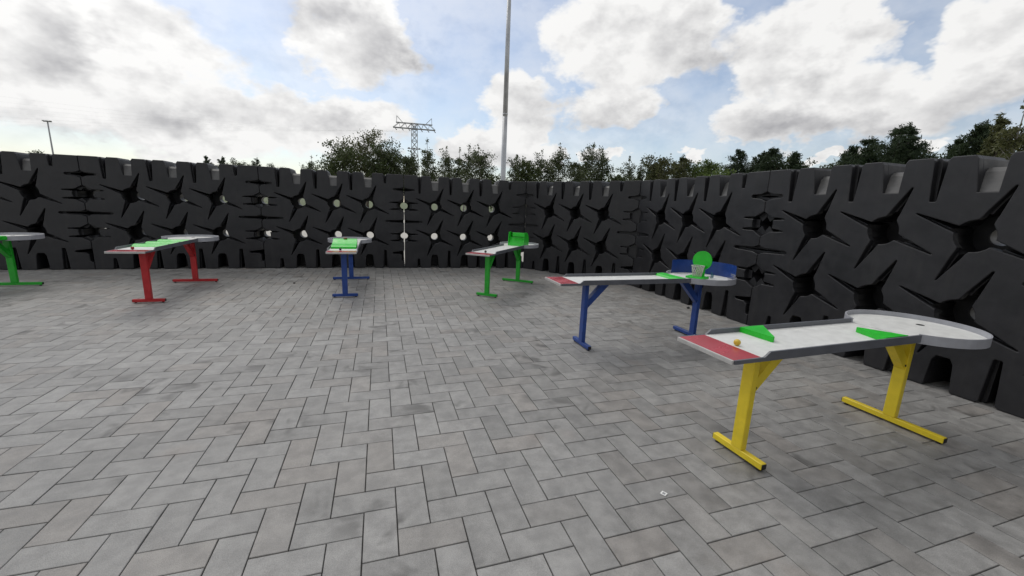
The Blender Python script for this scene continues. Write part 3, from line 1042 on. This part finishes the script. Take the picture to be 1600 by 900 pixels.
# ------------------------------------------------------------------ trees
def tree(kind, x, y, h, r, seed, label, leafmat=None):
    rg = np.random.RandomState(seed)
    name = {'d': 'broadleaf_tree', 'b': 'birch_tree', 'p': 'pine_tree'}[kind]
    t = empty(name, (x, y, 0))
    tag(t, label, 'tree', 'trees beyond the barrier walls')
    wood = MB()
    bend = rg.uniform(-.05, .05, 2) * h
    tp = lambda f: Vector((bend[0] * f * f + .015 * h * math.sin(5 * f + seed), bend[1] * f * f, h * f * .97))
    r0 = h * {'d': .022, 'b': .013, 'p': .018}[kind]
    fs = np.linspace(0, 1, 9)
    wood.tube([tp(f) for f in fs], [r0 * (1 - .9 * f) + .006 for f in fs], 7)
    cent, sig = [], []
    nl = {'d': 34, 'b': 34, 'p': 40}[kind]
    for i in range(nl):
        f = {'d': .26, 'b': .20, 'p': .32}[kind] + (1 - .30) * (i + rg.uniform(0, .8)) / nl
        f = min(f, .985)
        az_ = i * 2.39996 + rg.uniform(-.5, .5)
        if kind == 'd':
            pr = math.sqrt(max(0.05, 1 - ((f - .60) / .47) ** 2))
            up = rg.uniform(.25, .8)
        elif kind == 'b':
            pr = max(.12, min(1, (f - .12) / .25)) * (1 - f * .62) * 1.35
            up = rg.uniform(.45, 1.2)
        else:
            pr = max(.10, (1.08 - f)) * 1.35 * (1 if f > .5 else .85)
            up = rg.uniform(.05, .45) + .35 * f
        ln = r * pr * rg.uniform(.45, 1.35 if kind == 'p' else 1.22)
        p0 = tp(f * .96 if kind != 'b' else f * .9)
        dv = Vector((math.cos(az_), math.sin(az_), up)).normalized()
        pm_ = p0 + dv * ln * .55
        pe = pm_ + (dv + Vector((rg.uniform(-.3, .3), rg.uniform(-.3, .3), .28))).normalized() * ln * .55
        wood.tube([p0, pm_, pe], [r0 * .34 * (1 - f * .7) + .008, r0 * .2 * (1 - f * .7) + .006, .006], 4, False)
        for s in np.linspace(.35, 1.0, 4):
            c = p0.lerp(pm_, s / .55) if s < .55 else pm_.lerp(pe, (s - .55) / .45)
            cent.append(c)
            sig.append(ln * (.115 if kind != 'p' else .095) + .075)
        for s in range(3 if kind != 'b' else 2):
            q0 = pm_.lerp(pe, rg.uniform(0, .8))
            q1 = q0 + Vector(rg.normal(0, 1, 3)).normalized() * ln * rg.uniform(.25, .45)
            wood.tube([q0, q1], [.012, .005], 3, False)
            cent.append(q1)
            sig.append(ln * .10 + .07)
    if kind != 'd':
        for q in range(5):
            cent.append(tp(.93 + .018 * q))
            sig.append(.10)
    cent = np.array([tuple(c) for c in cent])
    sig = np.array(sig)
    keep = rg.rand(len(cent)) < {'d': .78, 'b': .72, 'p': .85}[kind]
    cent, sig = cent[keep], sig[keep]
    n = int({'d': 5600, 'b': 4000, 'p': 6600}[kind] * min(1.6, max(.5, (h * r) / 18.0)))
    wgt = sig ** 1.5
    idx = rg.choice(len(cent), n, p=wgt / wgt.sum())
    off_ = rg.normal(0, 1, (n, 3))
    off_[:, 2] *= .62 if kind == 'p' else .85
    P = cent[idx] + off_ * sig[idx][:, None]
    a = rg.normal(0, 1, (n, 3))
    a /= np.linalg.norm(a, axis=1)[:, None]
    if kind == 'p':
        a[:, 2] = np.abs(a[:, 2]) * .8 + .15
    b = np.cross(a, rg.normal(0, 1, (n, 3)))
    b /= np.linalg.norm(b, axis=1)[:, None] + 1e-9
    sl = {'d': (.135, .085), 'b': (.11, .07), 'p': (.19, .045)}[kind]
    k = rg.uniform(.6, 1.35, n)[:, None]
    a *= sl[0] * k
    b *= sl[1] * k
    V_ = np.stack([P - a, P + b * .9, P + a, P - b * .9], 1).reshape(-1, 3)
    me = bpy.data.meshes.new('crown')
    me.vertices.add(4 * n)
    me.vertices.foreach_set('co', V_.ravel())
    me.loops.add(4 * n)
    me.loops.foreach_set('vertex_index', np.arange(4 * n))
    me.polygons.add(n)
    me.polygons.foreach_set('loop_start', np.arange(0, 4 * n, 4))
    me.polygons.foreach_set('loop_total', np.full(n, 4))
    me.update(calc_edges=True)
    me.materials.append(MAT[leafmat or ('leaf_' + kind)])
    wood.build('trunk', 'birch_bark' if kind == 'b' else 'bark', t, True)
    link('crown', me, t)


TREES = [
    ('d', -30.5, 51.7, 5.15, 0.89, 'small tree top at the foot of the far left floodlight mast'),
    ('p', -23.2, 71.3, 6.68, 0.85, 'far pine tip above the back wall, leftmost of the low row'),
    ('p', -21.4, 71.9, 6.77, 1.0, 'far pine tip above the back wall, second of the low row'),
    ('d', -19.4, 72.4, 7.05, 1.35, 'rounded far tree top above the back wall, third of the low row'),
    ('p', -18.4, 75.8, 7.15, 1.1, 'far pine tip above the back wall, fourth of the low row'),
    ('d', -16.0, 78.4, 7.16, 1.6, 'low far tree top above the back wall, last of the low row'),
    ('b', -5.6, 39.6, 5.09, 0.6, 'lone small airy tree just left of the big broadleaf clump'),
    ('d', -2.4, 29.9, 5.24, 1.35, 'round dark broadleaf tree, left one of the big clump'),
    ('d', -0.8, 33.0, 6.43, 1.75, 'tallest olive broadleaf tree in the middle of the big clump left of the pylon'),
    ('d', 0.2, 30.0, 5.75, 0.95, 'dark dense broadleaf tree at the right of the big clump'),
    ('b', 1.2, 31.0, 5.80, 1.1, 'pale loose tree between the big clump and the pylon'),
    ('d', 2.3, 31.9, 5.35, 0.9, 'small dark tree right behind the thin pole'),
    ('b', 3.4, 29.8, 5.70, 0.62, 'slender pointed birch right of the pylon'),
    ('b', 4.6, 30.7, 5.48, 0.7, 'second birch right of the pylon, bushy'),
    ('b', 5.7, 31.5, 5.61, 0.5, 'thin birch midway between pylon and tall mast, left of a pair'),
    ('b', 5.8, 29.4, 5.51, 0.48, 'thin birch midway between pylon and tall mast, right of a pair'),
    ('b', 6.6, 28.2, 5.56, 0.95, 'wide birch closest on the left of the tall mast'),
    ('d', 6.8, 25.1, 3.54, 0.63, 'low bushy tree top left beside the foot of the tall mast'),
    ('b', 9.2, 28.6, 5.03, 0.75, 'small birch closest on the right of the tall mast'),
    ('d', 9.9, 27.3, 5.04, 0.9, 'dark bushy tree, second on the right of the tall mast'),
    ('b', 11.4, 28.8, 5.49, 0.78, 'birch, third on the right of the tall mast'),
    ('b', 12.2, 27.4, 5.99, 0.9, 'tall pointed birch above the corner block, left of two'),
    ('d', 14.2, 28.7, 5.46, 0.8, 'dark bushy tree between the two tall pointed birches'),
    ('b', 14.0, 26.5, 6.07, 0.9, 'tall pointed birch above the corner block, right of two'),
    ('b', 15.3, 26.9, 5.76, 0.75, 'leaning loose birch right beside the tall pointed birch'),
    ('d', 14.2, 22.9, 4.13, 0.61, 'low bush top in the gap right of the tall birches'),
    ('b', 16.9, 26.0, 5.30, 0.6, 'pale thin birch right of the gap above the right wall'),
    ('b', 18.1, 26.4, 5.25, 0.5, 'narrow birch next to the pale thin one'),
    ('d', 18.0, 24.0, 5.56, 1.0, 'mid green broadleaf tree above the joint of the corner block'),
    ('p', 20.8, 25.6, 5.41, 1.0, 'dark pine just right of the mid green broadleaf tree'),
    ('d', 21.7, 24.8, 5.32, 1.0, 'dark broadleaf tree left behind the light green bush'),
    ('d', 17.9, 18.8, 4.25, 0.85, 'light green bushy tree top close above the right wall'),
    ('p', 24.3, 23.8, 5.92, 1.0, 'pine, leftmost of four above the second block of the right wall'),
    ('p', 24.3, 22.3, 5.69, 0.85, 'pine, second of four above the second block of the right wall'),
    ('p', 24.2, 20.9, 5.69, 0.9, 'pine, third of four above the second block of the right wall'),
    ('p', 25.0, 20.0, 5.39, 0.85, 'pine, rightmost of four above the second block of the right wall'),
    ('d', 24.5, 17.3, 5.09, 0.85, 'low broadleaf tree at the left end of the big pine stand'),
    ('p', 24.9, 16.8, 5.40, 0.9, 'lower pine on the left of the big pine stand'),
    ('p', 25.3, 16.1, 5.75, 0.95, 'mid-high pine in the big pine stand'),
    ('p', 25.0, 14.8, 6.13, 1.0, 'tall pine, left of the two highest in the big pine stand'),
    ('p', 26.1, 14.8, 6.33, 0.85, 'tall pine, right of the two highest in the big pine stand'),
    ('d', 27.5, 14.3, 5.48, 0.85, 'low broadleaf tree in the dip between the two pine stands'),
    ('p', 26.9, 13.3, 5.55, 0.75, 'small pine opening the far right stand'),
    ('p', 25.3, 12.0, 5.84, 0.8, 'bushy pine in the middle of the far right stand'),
    ('p', 26.4, 12.0, 5.99, 0.75, 'second bushy pine in the far right stand'),
    ('p', 24.8, 10.8, 5.87, 0.6, 'pine next to the tree at the right edge of the view'),
    ('b', 22.1, 9.3, 5.95, 0.6, 'tallest tree, cut by the right edge of the view'),
    ('d', 20.0, 27.3, 5.8, 1.0, 'low dark tree behind the pale birches right of the gap'),
    ('d', 23.4, 25.2, 5.9, 1.1, 'low dark tree between the light green bush and the four pines'),
    ('d', 26.0, 23.0, 6.1, 1.1, 'low broadleaf tree behind the first two of the four pines'),
    ('d', 26.6, 21.4, 6.1, 1.1, 'low broadleaf tree behind the last two of the four pines'),
    ('d', 27.2, 17.6, 6.1, 1.1, 'broadleaf tree behind the low left pines of the big stand'),
    ('d', 28.5, 15.9, 6.3, 1.1, 'broadleaf tree behind the two highest pines'),
    ('d', 28.6, 12.9, 6.2, 1.1, 'broadleaf tree behind the far right pine stand')]
for i, (kd, x_, y_, z_, r_, lab) in enumerate(TREES):
    tree(kd, x_ * 2, y_ * 2, ((z_ - CAM_H) * 2 + CAM_H) * {'d': .91, 'b': 1.05, 'p': 1.07}[kd], r_ * {'d': 2.05, 'b': 2.9, 'p': 3.5}[kd], 100 + i * 7, lab, 'leaf_l' if 'light green' in lab else ('leaf_o' if ('olive' in lab or 'mid green' in lab or 'right edge' in lab) else None))
